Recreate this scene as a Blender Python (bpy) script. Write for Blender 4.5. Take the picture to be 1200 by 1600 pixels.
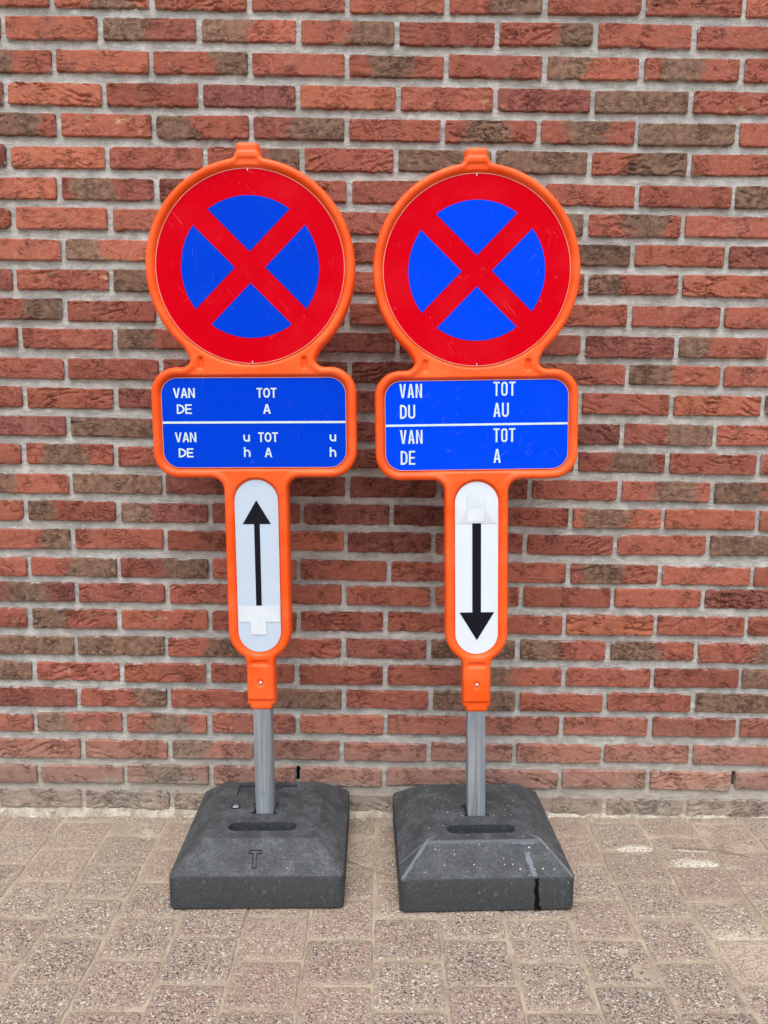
import bpy, bmesh, math, random
import numpy as np
from mathutils import Matrix, Vector

for o in list(bpy.data.objects):
    bpy.data.objects.remove(o)
scene = bpy.context.scene
COL = scene.collection
R = math.radians

# ------------------------------------------------------------------ camera
cam_data = bpy.data.cameras.new('camera')
cam = bpy.data.objects.new('camera', cam_data)
COL.objects.link(cam)
cam_data.sensor_fit = 'VERTICAL'
cam_data.sensor_height = 36.0
cam_data.lens = 36.0 * 1197.2 / 1600.0
cam_data.clip_start = 0.05
cam_data.clip_end = 500
PITCH, YAW, ROLL = 0.1367, 0.0008, 0.0147
def camera_axes(p, y, r):
    rz = Matrix.Rotation(y, 3, 'Z')
    right = rz @ Vector((1, 0, 0))
    fwd = rz @ Vector((0, math.cos(p), -math.sin(p)))
    up = rz @ Vector((0, math.sin(p), math.cos(p)))
    return right * math.cos(r) + up * math.sin(r), up * math.cos(r) - right * math.sin(r), fwd
cr, cu, cf = camera_axes(PITCH, YAW, ROLL)
cm = Matrix((cr, cu, -cf)).transposed().to_4x4()
cm.translation = Vector((-0.0369, -1.8481, 1.0446))
cam.matrix_world = cm
scene.camera = cam
scene.render.resolution_x = 768
scene.render.resolution_y = 1024

# ------------------------------------------------------------------ sky and sun (bright overcast)
SUN_EL, SUN_AZ = 63.0, 186.0            # azimuth: clockwise from +Y, so 180 = behind the camera
world = bpy.data.worlds.new('World')
scene.world = world
world.use_nodes = True
wn = world.node_tree
wn.nodes.clear()
w_out = wn.nodes.new('ShaderNodeOutputWorld')
w_bg = wn.nodes.new('ShaderNodeBackground')
w_sky = wn.nodes.new('ShaderNodeTexSky')
w_sky.sky_type = 'NISHITA'
w_sky.sun_disc = False
w_sky.sun_elevation = R(SUN_EL)
w_sky.sun_rotation = R(SUN_AZ)
w_sky.air_density = 1.0
w_sky.dust_density = 4.0
w_sky.ozone_density = 1.0
w_hsv = wn.nodes.new('ShaderNodeHueSaturation')      # an overcast sky is almost colourless
w_hsv.inputs['Saturation'].default_value = 0.22
wn.links.new(w_sky.outputs[0], w_hsv.inputs['Color'])
wn.links.new(w_hsv.outputs[0], w_bg.inputs['Color'])
w_bg.inputs['Strength'].default_value = 0.142
wn.links.new(w_bg.outputs[0], w_out.inputs['Surface'])

sun_data = bpy.data.lights.new('sun', 'SUN')
sun_data.energy = 1.2
sun_data.angle = R(60)
sun_data.color = (1.0, 0.985, 0.965)
sun = bpy.data.objects.new('sun', sun_data)
COL.objects.link(sun)
el, az = R(SUN_EL), R(SUN_AZ)
sdir = Vector((math.sin(az) * math.cos(el), math.cos(az) * math.cos(el), math.sin(el)))
sun.rotation_euler = sdir.to_track_quat('Z', 'Y').to_euler()
sun.location = (0, -3, 5)

scene.view_settings.view_transform = 'Standard'
scene.view_settings.look = 'None'
scene.view_settings.gamma = 1.0
scene.view_settings.use_curve_mapping = False
scene.view_settings.exposure = 0.66

# ------------------------------------------------------------------ helpers
rng = random.Random(11)
nrng = np.random.default_rng(5)

def link(name, mesh, parent=None, mat=None):
    o = bpy.data.objects.new(name, mesh)
    COL.objects.link(o)
    if parent is not None:
        o.parent = parent
    if mat is not None and mesh is not None:
        if not mesh.materials:
            mesh.materials.append(mat)
    return o

def tag(o, label=None, cat=None, group=None, kind=None):
    if label: o['label'] = label
    if cat: o['category'] = cat
    if group: o['group'] = group
    if kind: o['kind'] = kind
    return o

def mesh_np(name, verts, quads, smooth=True, tris=None):
    """fast mesh from arrays of quads (n,4) and optional tris (m,3)"""
    me = bpy.data.meshes.new(name)
    verts = np.asarray(verts, np.float32)
    quads = np.asarray(quads, np.int32).reshape(-1, 4)
    nq = len(quads)
    nt = 0 if tris is None else len(tris)
    me.vertices.add(len(verts))
    me.vertices.foreach_set('co', verts.ravel())
    loops = quads.ravel()
    if nt:
        loops = np.concatenate([loops, np.asarray(tris, np.int32).ravel()])
    me.loops.add(len(loops))
    me.loops.foreach_set('vertex_index', loops)
    me.polygons.add(nq + nt)
    start = np.concatenate([np.arange(nq) * 4, nq * 4 + np.arange(nt) * 3]).astype(np.int32)
    me.polygons.foreach_set('loop_start', start)
    me.update(calc_edges=True)
    me.polygons.foreach_set('use_smooth', np.full(nq + nt, smooth, dtype=bool))
    me.validate()
    return me

def set_color_attr(me, name, arr):
    a = me.attributes.new(name, 'FLOAT_COLOR', 'POINT')
    a.data.foreach_set('color', np.asarray(arr, np.float32).ravel())

def mesh_py(name, verts, faces, smooth=False):
    me = bpy.data.meshes.new(name)
    me.from_pydata([tuple(v) for v in verts], [], [tuple(f) for f in faces])
    me.update()
    for p in me.polygons:
        p.use_smooth = smooth
    return me

def from_bm(bm, name, smooth=False, angle=None):
    me = bpy.data.meshes.new(name)
    bm.normal_update()
    bm.to_mesh(me)
    bm.free()
    for p in me.polygons:
        p.use_smooth = smooth
    if smooth and angle is not None:
        me.set_sharp_from_angle(angle=R(angle))
    return me

# gradient noise on numpy arrays
_perm = np.random.default_rng(77).permutation(256)
_perm = np.concatenate([_perm, _perm, _perm])
_ga = np.random.default_rng(78).uniform(0, 2 * np.pi, 256)
def noise2(x, y, seed=0):
    x = np.asarray(x, float) + seed * 17.31
    y = np.asarray(y, float) + seed * 9.77
    xi = np.floor(x).astype(int); yi = np.floor(y).astype(int)
    fx = x - xi; fy = y - yi
    u = fx * fx * fx * (fx * (fx * 6 - 15) + 10)
    v = fy * fy * fy * (fy * (fy * 6 - 15) + 10)
    def g(ix, iy, dx, dy):
        a = _ga[_perm[(_perm[ix & 255] + iy) & 255]]
        return np.cos(a) * dx + np.sin(a) * dy
    n00 = g(xi, yi, fx, fy); n10 = g(xi + 1, yi, fx - 1, fy)
    n01 = g(xi, yi + 1, fx, fy - 1); n11 = g(xi + 1, yi + 1, fx - 1, fy - 1)
    return ((n00 * (1 - u) + n10 * u) * (1 - v) + (n01 * (1 - u) + n11 * u) * v) * 1.5
def fbm(x, y, oct=4, seed=0):
    s = 0; a = 1.0; t = 0
    for i in range(oct):
        s = s + a * noise2(x * 2 ** i, y * 2 ** i, seed + i * 3); t += a; a *= .5
    return s / t
def sstep(a, b, x):
    t = np.clip((x - a) / (b - a), 0, 1)
    return t * t * (3 - 2 * t)

# ------------------------------------------------------------------ node materials
class NT:
    def __init__(self, name):
        self.m = bpy.data.materials.new(name)
        self.m.use_nodes = True
        self.t = self.m.node_tree
        self.t.nodes.clear()
        self.out = self.t.nodes.new('ShaderNodeOutputMaterial')
        self.b = self.t.nodes.new('ShaderNodeBsdfPrincipled')
        self.t.links.new(self.b.outputs[0], self.out.inputs[0])
        geo = self.t.nodes.new('ShaderNodeNewGeometry')
        self.pos = geo.outputs['Position']
        tc = self.t.nodes.new('ShaderNodeTexCoord')
        self.obj = tc.outputs['Object']
    def put(self, sock, v):
        if hasattr(v, 'is_linked') or isinstance(v, bpy.types.NodeSocket):
            self.t.links.new(v, sock)
        else:
            if isinstance(v, (tuple, list)) and len(v) == 3 and sock.type == 'RGBA':
                v = (*v, 1.0)
            sock.default_value = v
    def math(self, op, a, b=0.0, c=None, clamp=False):
        n = self.t.nodes.new('ShaderNodeMath'); n.operation = op; n.use_clamp = clamp
        self.put(n.inputs[0], a); self.put(n.inputs[1], b)
        if c is not None: self.put(n.inputs[2], c)
        return n.outputs[0]
    def mix(self, f, a, b, mode='MIX'):
        n = self.t.nodes.new('ShaderNodeMix'); n.data_type = 'RGBA'; n.blend_type = mode
        n.clamp_factor = True
        self.put(n.inputs[0], f); self.put(n.inputs[6], a); self.put(n.inputs[7], b)
        return n.outputs[2]
    def scale(self, v, s):
        n = self.t.nodes.new('ShaderNodeMapping'); n.vector_type = 'POINT'
        self.put(n.inputs['Vector'], v)
        n.inputs['Scale'].default_value = s if isinstance(s, tuple) else (s, s, s)
        return n.outputs[0]
    def rot(self, v, r):
        n = self.t.nodes.new('ShaderNodeMapping'); n.vector_type = 'POINT'
        self.put(n.inputs['Vector'], v)
        n.inputs['Rotation'].default_value = r
        return n.outputs[0]
    def noise(self, v, s, detail=4, rough=.55, dist=0.0):
        n = self.t.nodes.new('ShaderNodeTexNoise')
        self.put(n.inputs['Vector'], v)
        n.inputs['Scale'].default_value = s; n.inputs['Detail'].default_value = detail
        n.inputs['Roughness'].default_value = rough; n.inputs['Distortion'].default_value = dist
        return n.outputs[0]
    def vor(self, v, s, feature='F1', rnd=1.0):
        n = self.t.nodes.new('ShaderNodeTexVoronoi'); n.feature = feature
        self.put(n.inputs['Vector'], v)
        n.inputs['Scale'].default_value = s; n.inputs['Randomness'].default_value = rnd
        return n
    def ramp(self, f, stops, interp='LINEAR'):
        n = self.t.nodes.new('ShaderNodeValToRGB'); n.color_ramp.interpolation = interp
        e = n.color_ramp.elements
        while len(e) < len(stops): e.new(0.5)
        for i, (p, c) in enumerate(stops):
            e[i].position = p
            e[i].color = (c, c, c, 1) if isinstance(c, (int, float)) else (*c, 1)
        self.put(n.inputs[0], f)
        return n.outputs[0]
    def step(self, x, a, b):
        n = self.t.nodes.new('ShaderNodeMapRange'); n.interpolation_type = 'SMOOTHSTEP'
        self.put(n.inputs[0], x)
        n.inputs[1].default_value = a; n.inputs[2].default_value = b
        return n.outputs[0]
    def attr(self, name):
        n = self.t.nodes.new('ShaderNodeAttribute'); n.attribute_name = name
        s = self.t.nodes.new('ShaderNodeSeparateColor')
        self.t.links.new(n.outputs['Color'], s.inputs[0])
        return s.outputs[0], s.outputs[1], s.outputs[2], n.outputs['Alpha']
    def xyz(self, v):
        s = self.t.nodes.new('ShaderNodeSeparateXYZ'); self.put(s.inputs[0], v)
        return s.outputs
    def bump(self, h, strength, dist, prev=None):
        n = self.t.nodes.new('ShaderNodeBump')
        n.inputs['Strength'].default_value = strength; n.inputs['Distance'].default_value = dist
        self.put(n.inputs['Height'], h)
        if prev is not None: self.t.links.new(prev, n.inputs['Normal'])
        return n.outputs[0]
    def fin(self, color=None, rough=None, normal=None, metal=None, spec=None, coat=None):
        if color is not None: self.put(self.b.inputs['Base Color'], color)
        if rough is not None: self.put(self.b.inputs['Roughness'], rough)
        if normal is not None: self.put(self.b.inputs['Normal'], normal)
        if metal is not None: self.put(self.b.inputs['Metallic'], metal)
        if spec is not None: self.put(self.b.inputs['Specular IOR Level'], spec)
        return self.m

def mat_brick():
    t = NT('brick_clay')
    flash, pale, tone, hue = t.attr('bk')
    p = t.pos
    nf = t.noise(p, 70, 6, .62)
    nl = t.noise(p, 14, 4, .55)
    red = t.ramp(hue, [(0.0, (.205, .072, .062)), (.25, (.295, .086, .062)), (.6, (.375, .112, .074)), (1.0, (.46, .145, .084))])
    red = t.mix(t.math('MULTIPLY', t.step(nl, .48, .70), .5), red, (.28, .115, .090))
    red = t.mix(t.math('MULTIPLY', t.step(nf, .48, .74), .55), red, (.47, .205, .145))
    red = t.mix(t.math('MULTIPLY', t.step(nf, .46, .28), .5), red, (.19, .055, .045))
    # kiln flashing: brown-grey zones with ragged borders
    bn = t.noise(p, 38, 6, .62)
    fl = t.step(t.math('ADD', flash, t.math('MULTIPLY', t.math('SUBTRACT', bn, .5), 1.5)), .22, .80)
    brown = t.mix(t.step(nf, .30, .70), (.105, .072, .058), (.27, .185, .125))
    brown = t.mix(t.math('MULTIPLY', t.step(nl, .5, .66), .45), brown, (.25, .125, .085))
    col = t.mix(t.math('MULTIPLY', fl, .88), red, brown)
    # cream spots and lime
    pn = t.noise(p, 55, 5, .65, 1.0)
    ps = t.step(t.math('ADD', pale, t.math('MULTIPLY', t.math('SUBTRACT', pn, .5), 1.3)), .50, .95)
    col = t.mix(t.math('MULTIPLY', ps, .75), col, (.58, .38, .22))
    # sandy grain
    g = t.noise(p, 420, 3, .7)
    col = t.mix(t.math('MULTIPLY', t.step(g, .53, .72), .5), col, (.56, .36, .28))
    col = t.mix(t.math('MULTIPLY', t.step(g, .46, .26), .55), col, (.10, .045, .035))
    # tone per brick
    tn = t.t.nodes.new('ShaderNodeHueSaturation')
    t.put(tn.inputs['Value'], tone); t.put(tn.inputs['Color'], col)
    tn.inputs['Saturation'].default_value = 1.0
    col = tn.outputs[0]
    em = t.attr('be')[0]
    sm = t.math('ADD', em, t.math('MULTIPLY', t.math('SUBTRACT', t.noise(p, 95, 5, .7), .5), 1.5))
    col = t.mix(t.math('MULTIPLY', t.step(sm, .70, 1.0), .8), col, t.mix(g, (.30, .29, .27), (.58, .57, .55)))
    # splash dust on the lowest courses, lime blooms at the foot
    z = t.xyz(p)[2]
    dn = t.noise(p, 9, 5, .6)
    dz = t.math('ADD', z, t.math('MULTIPLY', t.math('SUBTRACT', dn, .5), .12))
    overlay = t.math('MULTIPLY', t.step(dz, .34, .04), .50)
    overlay = t.math('ADD', overlay, t.math('MULTIPLY', t.step(dz, .095, .058), .56), clamp=True)
    overlay = t.math('MINIMUM', overlay, .84)
    col = t.mix(overlay, col, t.mix(nf, (.27, .232, .195), (.46, .405, .345)))
    ef = t.noise(t.scale(p, (30, 30, 60)), 1.0, 6, .72, .4)
    efm = t.math('MULTIPLY', t.step(ef, .48, .66), t.step(dz, .055, .015))
    col = t.mix(t.math('MULTIPLY', efm, .75), col, (.52, .46, .37))
    # relief
    hsum = t.math('ADD', t.math('MULTIPLY', g, .75), t.math('MULTIPLY', nf, .75))
    for k, (ang, sc) in enumerate(((R(14), (22, 22, 80)), (R(-22), (28, 28, 105)))):
        st = t.scale(t.rot(p, (0, ang, 0)), sc)
        n1 = t.noise(st, 1.0, 4, .55, 1.5)
        ridge = t.math('ABSOLUTE', t.math('SUBTRACT', n1, .5))
        crease = t.math('MULTIPLY', t.step(ridge, .030, .0), t.step(t.noise(p, 13 + 7 * k, 2), .53, .62))
        hsum = t.math('SUBTRACT', hsum, t.math('MULTIPLY', crease, 1.7))
    nb = t.bump(hsum, 1.0, .0045)
    return t.fin(col, .92, nb, spec=.12)

def mat_mortar():
    t = NT('mortar')
    p = t.pos
    n1 = t.noise(p, 35, 5, .6)
    n2 = t.noise(t.scale(p, (1, 1, 3)), 5, 4, .55)
    n3 = t.noise(p, 330, 3, .7)
    br = t.noise(t.scale(p, (16, 16, 150)), 1.0, 5, .65, .6)
    col = t.mix(t.step(n1, .3, .70), (.34, .335, .32), (.55, .545, .525))
    col = t.mix(t.math('MULTIPLY', t.step(br, .48, .30), .5), col, (.20, .195, .185))
    col = t.mix(t.math('MULTIPLY', t.step(br, .55, .72), .55), col, (.72, .715, .70))
    col = t.mix(t.math('MULTIPLY', t.step(n2, .52, .72), .45), col, (.29, .285, .28))
    col = t.mix(t.math('MULTIPLY', t.step(n3, .53, .70), .6), col, (.64, .63, .61))
    col = t.mix(t.math('MULTIPLY', t.step(n3, .47, .30), .6), col, (.17, .165, .16))
    z = t.xyz(p)[2]
    dn = t.noise(p, 12, 5, .6)
    dz = t.math('ADD', z, t.math('MULTIPLY', t.math('SUBTRACT', dn, .5), .12))
    col = t.mix(t.math('MULTIPLY', t.step(dz, .26, .03), .55), col, (.40, .355, .285))
    ft = t.math('MULTIPLY', t.step(dz, .085, .05), .75)
    col = t.mix(ft, col, t.mix(n1, (.27, .235, .20), (.47, .42, .36)))
    ef = t.noise(t.scale(p, (30, 30, 60)), 1.0, 6, .72, .4)
    efm = t.math('MULTIPLY', t.step(ef, .46, .62), t.step(dz, .045, .0))
    col = t.mix(t.math('MULTIPLY', efm, .9), col, (.66, .61, .50))
    # brushed along the joint
    h = t.math('ADD', t.math('MULTIPLY', n3, .5), t.math('MULTIPLY', br, .9))
    h = t.math('ADD', h, t.math('MULTIPLY', n1, .7))
    nb = t.bump(h, 1.0, .0032)
    return t.fin(col, .95, nb, spec=.1)

def mat_paver():
    t = NT('washed_aggregate')
    tone, pink, dusty, rim = t.attr('pv')
    p = t.obj
    wob = t.t.nodes.new('ShaderNodeVectorMath'); wob.operation = 'ADD'
    nz = t.t.nodes.new('ShaderNodeTexNoise'); nz.inputs['Scale'].default_value = 130
    t.put(nz.inputs['Vector'], t.pos)
    sc = t.t.nodes.new('ShaderNodeVectorMath'); sc.operation = 'SCALE'
    t.put(sc.inputs[0], nz.outputs['Color']); sc.inputs['Scale'].default_value = .004
    t.put(wob.inputs[0], t.pos); t.put(wob.inputs[1], sc.outputs[0])
    q = wob.outputs[0]
    v = t.vor(q, 235)
    sepc = t.t.nodes.new('ShaderNodeSeparateColor'); t.put(sepc.inputs[0], v.outputs['Color'])
    rnd = sepc.outputs[0]
    dark = t.math('ADD', rnd, t.math('MULTIPLY', t.math('SUBTRACT', t.noise(t.pos, 11, 3), .5), .35))
    stone = t.ramp(dark, [(0.0, (.038, .041, .046)), (.18, (.085, .083, .083)), (.25, (.29, .20, .155)), (.48, (.385, .225, .18)),
                          (.62, (.30, .25, .195)), (.76, (.45, .385, .29)), (.91, (.70, .65, .55))], 'CONSTANT')
    small = t.vor(q, 560)
    sep2 = t.t.nodes.new('ShaderNodeSeparateColor'); t.put(sep2.inputs[0], small.outputs['Color'])
    fine = t.ramp(sep2.outputs[0], [(0, (.10, .095, .09)), (.26, (.285, .225, .19)), (.65, (.385, .33, .27)), (.88, (.54, .49, .42))], 'CONSTANT')
    edge = t.step(v.outputs['Distance'], .36, .58)
    col = t.mix(edge, stone, fine)
    col = t.mix(t.math('MULTIPLY', pink, .30), col, (.40, .235, .19))
    y = t.xyz(t.pos)[1]
    dn = t.noise(t.pos, 18, 6, .66)
    dm = t.math('ADD', t.math('MULTIPLY', t.step(y, -.50, -.08), .40), t.math('MULTIPLY', dusty, .55))
    dm = t.math('ADD', dm, t.math('MULTIPLY', t.math('SUBTRACT', dn, .45), .75))
    dm = t.math('ADD', dm, t.math('MULTIPLY', rim, .62), clamp=True)
    gr = t.noise(t.pos, 300, 3, .7)
    sand = t.mix(t.step(gr, .3, .7), (.20, .155, .12), (.46, .38, .29))
    col = t.mix(t.math('MULTIPLY', dm, .70), col, sand)
    # dried lime wash spilt by the wall (right) and one crusted paver
    wx = t.t.nodes.new('ShaderNodeVectorMath'); wx.operation = 'DISTANCE'
    def blob(cx, cy, rx, ry, ang, lo, hi):
        m = t.t.nodes.new('ShaderNodeMapping'); m.vector_type = 'TEXTURE'
        t.put(m.inputs['Vector'], t.pos)
        m.inputs['Location'].default_value = (cx, cy, 0)
        m.inputs['Rotation'].default_value = (0, 0, ang)
        m.inputs['Scale'].default_value = (rx, ry, 10)
        ln = t.t.nodes.new('ShaderNodeVectorMath'); ln.operation = 'LENGTH'
        t.put(ln.inputs[0], m.outputs[0])
        d = t.math('ADD', ln.outputs['Value'], t.math('MULTIPLY', t.math('SUBTRACT', t.noise(t.pos, 60, 5, .65), .5), 1.7))
        return t.step(d, hi, lo)
    grit = t.step(gr, .40, .56)
    b = blob(.575, -.148, .06, .021, 0, .35, 1.1)
    b = t.math('MAXIMUM', b, blob(.705, -.205, .090, .021, R(-9), .45, 1.05))
    b = t.math('MAXIMUM', b, blob(.70, -.150, .065, .011, R(-6), .25, 1.0))
    b2 = t.math('MULTIPLY', blob(.69, -.50, .09, .10, 0, .5, 1.1), t.step(v.outputs['Distance'], .30, .48))
    col = t.mix(t.math('MULTIPLY', t.math('MULTIPLY', b, grit), .88), col, (.66, .63, .55))
    col = t.mix(t.math('MULTIPLY', b2, .5), col, (.56, .51, .39))
    tn = t.t.nodes.new('ShaderNodeHueSaturation')
    t.put(tn.inputs['Value'], t.math('MULTIPLY', tone, .92)); t.put(tn.inputs['Color'], col); tn.inputs['Saturation'].default_value = 1.0
    h = t.math('SUBTRACT', 1.0, t.math('MULTIPLY', v.outputs['Distance'], 1.0))
    h = t.math('MULTIPLY', h, t.math('SUBTRACT', 1.0, t.math('MULTIPLY', dm, .6)))
    nb = t.bump(h, .9, .0026)
    return t.fin(tn.outputs[0], .88, nb, spec=.2)

def mat_sand():
    t = NT('joint_sand')
    p = t.pos
    n1 = t.noise(p, 14, 5, .6); n3 = t.noise(p, 380, 3, .7)
    col = t.mix(t.step(n1, .35, .68), (.295, .238, .185), (.44, .368, .288))
    col = t.mix(t.math('MULTIPLY', t.step(n3, .54, .72), .55), col, (.60, .53, .42))
    col = t.mix(t.math('MULTIPLY', t.step(n3, .45, .28), .65), col, (.17, .135, .105))
    ms = t.math('MULTIPLY', t.step(t.noise(p, 7, 4, .6), .52, .66), t.step(t.noise(p, 60, 3), .42, .6))
    col = t.mix(t.math('MULTIPLY', ms, .55), col, (.26, .25, .14))
    nb = t.bump(t.math('ADD', n3, n1), .7, .003)
    return t.fin(col, .97, nb, spec=.08)

def mat_orange():
    t = NT('orange_plastic')
    n = t.noise(t.pos, 160, 3, .6)
    n2 = t.noise(t.pos, 9, 4, .55)
    sc = t.noise(t.scale(t.rot(t.pos, (0, R(31), 0)), (40, 40, 400)), 1.0, 3, .6)
    col = t.mix(t.step(n2, .35, .7), (.86, .082, .003), (.95, .132, .028))
    col = t.mix(t.math('MULTIPLY', t.step(sc, .64, .74), .30), col, (1.0, .33, .16))
    dirt = t.math('MULTIPLY', t.step(t.noise(t.pos, 40, 5, .7), .58, .76), .32)
    col = t.mix(dirt, col, (.50, .10, .03))
    nb = t.bump(n, .10, .0008)
    return t.fin(col, t.math('ADD', .36, t.math('MULTIPLY', n2, .12)), nb, spec=.30)

def mat_print(name, base, worn, scuff=.35):
    t = NT(name)
    n2 = t.noise(t.pos, 6, 4, .6)
    col = t.mix(t.math('MULTIPLY', t.step(n2, .45, .75), scuff), base, worn)
    # fine scratches in two directions and small rub marks
    m = 0
    for k, (a, s) in enumerate(((R(38), (14, 14, 420)), (R(-52), (11, 11, 520)), (R(83), (16, 16, 460)))):
        sc = t.noise(t.scale(t.rot(t.pos, (0, a, 0)), s), 1.0, 2, .5)
        gate = t.step(t.noise(t.pos, 9 + 4 * k, 2), .56, .68)
        x = t.math('MULTIPLY', t.step(sc, .66, .72), gate)
        m = x if k == 0 else t.math('MAXIMUM', m, x)
    col = t.mix(t.math('MULTIPLY', m, .06), col, (.75, .72, .78))
    rub = t.math('MULTIPLY', t.step(t.noise(t.pos, 46, 5, .7), .64, .82), .16)
    col = t.mix(rub, col, (.70, .66, .72))
    dent = t.noise(t.pos, 22, 2, .4)
    nb = t.bump(dent, .25, .004)
    return t.fin(col, t.math('ADD', .42, t.math('MULTIPLY', n2, .15)), nb, spec=.02)

def mat_plain(name, col, rough=.5, spec=.4, var=.12, scale=30, metal=0.0):
    t = NT(name)
    n = t.noise(t.pos, scale, 4, .6)
    c2 = tuple(max(0, c * (1 - var * 2)) for c in col)
    return t.fin(t.mix(t.step(n, .3, .7), c2, col), rough, t.bump(n, .08, .001), spec=spec, metal=metal)

def mat_haunch():
    t = NT('crumbled_mortar')
    p = t.pos
    n1 = t.noise(p, 28, 6, .7, .5); n3 = t.noise(p, 320, 3, .7)
    col = t.mix(t.step(n1, .32, .66), (.26, .22, .18), (.62, .57, .47))
    col = t.mix(t.math('MULTIPLY', t.step(n3, .46, .28), .7), col, (.13, .11, .09))
    col = t.mix(t.math('MULTIPLY', t.step(n3, .54, .72), .5), col, (.72, .68, .60))
    return t.fin(col, .96, t.bump(t.math('ADD', n3, t.math('MULTIPLY', n1, 1.5)), 1.0, .004), spec=.1)

def mat_galv():
    t = NT('galvanised_steel')
    p = t.pos
    streak = t.noise(t.scale(p, (130, 130, 3)), 1.0, 4, .6)
    sp = t.vor(t.scale(p, (1, 1, .5)), 120).outputs['Color']
    n2 = t.noise(p, 12, 5, .65)
    col = t.mix(t.step(streak, .25, .75), (.16, .195, .23), (.36, .39, .415))
    col = t.mix(t.math('MULTIPLY', t.step(n2, .45, .75), .6), col, (.17, .225, .30))
    rg = t.math('ADD', .38, t.math('MULTIPLY', n2, .25))
    return t.fin(col, rg, t.bump(streak, .12, .0006), metal=.25, spec=.4)

def mat_rubber(name, swirl, specks, t_lo):
    t = NT(name)
    p = t.obj
    n1 = t.noise(p, 10, 5, .65, .6)
    n2 = t.noise(p, 210, 4, .75)
    col = t.mix(t.math('ADD', t.math('MULTIPLY', n1, .45), t.math('MULTIPLY', t.step(n2, .3, .7), .55)), (.022, .025, .027), (.058, .064, .069))
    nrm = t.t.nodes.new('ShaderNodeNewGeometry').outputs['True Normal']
    # patchy paler blue-grey on faces turned upwards
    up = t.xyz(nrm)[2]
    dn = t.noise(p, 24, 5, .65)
    overlay = t.math('MULTIPLY', t.step(up, .2, .85), t.step(dn, .38, .72))
    col = t.mix(t.math('MULTIPLY', t.math('MULTIPLY', overlay, t.step(n2, .25, .65)), .52), col, (.155, .168, .190))
    if swirl:
        w = t.noise(t.scale(p, (17, 17, 17)), 1.0, 2, .5, 5.0)
        sw = t.math('ABSOLUTE', t.math('SUBTRACT', w, .5))
        sw = t.math('MULTIPLY', t.step(sw, .05, .0), t.step(t.noise(p, 6, 3), .48, .66))
        sw = t.math('MULTIPLY', sw, t.step(up, .3, .8))
        col = t.mix(t.math('MULTIPLY', sw, .24), col, (.27, .275, .28))
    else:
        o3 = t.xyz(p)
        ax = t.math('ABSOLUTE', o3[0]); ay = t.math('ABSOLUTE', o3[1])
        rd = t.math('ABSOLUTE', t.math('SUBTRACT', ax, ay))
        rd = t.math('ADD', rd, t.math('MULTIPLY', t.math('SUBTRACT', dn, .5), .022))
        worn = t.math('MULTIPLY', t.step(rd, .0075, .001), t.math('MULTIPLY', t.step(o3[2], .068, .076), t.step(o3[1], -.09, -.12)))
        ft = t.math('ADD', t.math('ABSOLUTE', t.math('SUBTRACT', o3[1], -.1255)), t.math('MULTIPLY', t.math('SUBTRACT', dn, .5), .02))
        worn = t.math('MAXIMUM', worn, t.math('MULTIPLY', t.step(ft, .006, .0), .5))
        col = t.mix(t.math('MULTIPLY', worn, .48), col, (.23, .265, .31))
    gr = t.step(n2, .62, .78)
    col = t.mix(t.math('MULTIPLY', gr, .45), col, (.22, .225, .23))
    col = t.mix(t.math('MULTIPLY', t.step(t.noise(t.scale(t.rot(p, (0, 0, R(24))), (30, 260, 60)), 1.0, 3, .6), .60, .74), .28), col, (.24, .25, .26))
    v = t.vor(p, specks)
    s2 = t.t.nodes.new('ShaderNodeSeparateColor'); t.put(s2.inputs[0], v.outputs['Color'])
    rad = t.math('MULTIPLY', t.math('POWER', s2.outputs[1], 2.0), t_lo[0])
    spk = t.math('MULTIPLY', t.step(t.math('SUBTRACT', v.outputs['Distance'], rad), t_lo[1], .0), t.step(s2.outputs[0], t_lo[2], t_lo[2] + .04))
    col = t.mix(t.math('MULTIPLY', spk, .9), col, (.62, .60, .55))
    nb = t.bump(t.math('ADD', t.math('MULTIPLY', n2, .6), t.math('MULTIPLY', n1, .8)), .8, .0022)
    return t.fin(col, t.math('ADD', .55, t.math('MULTIPLY', n1, .25)), nb, spec=.35)

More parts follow.
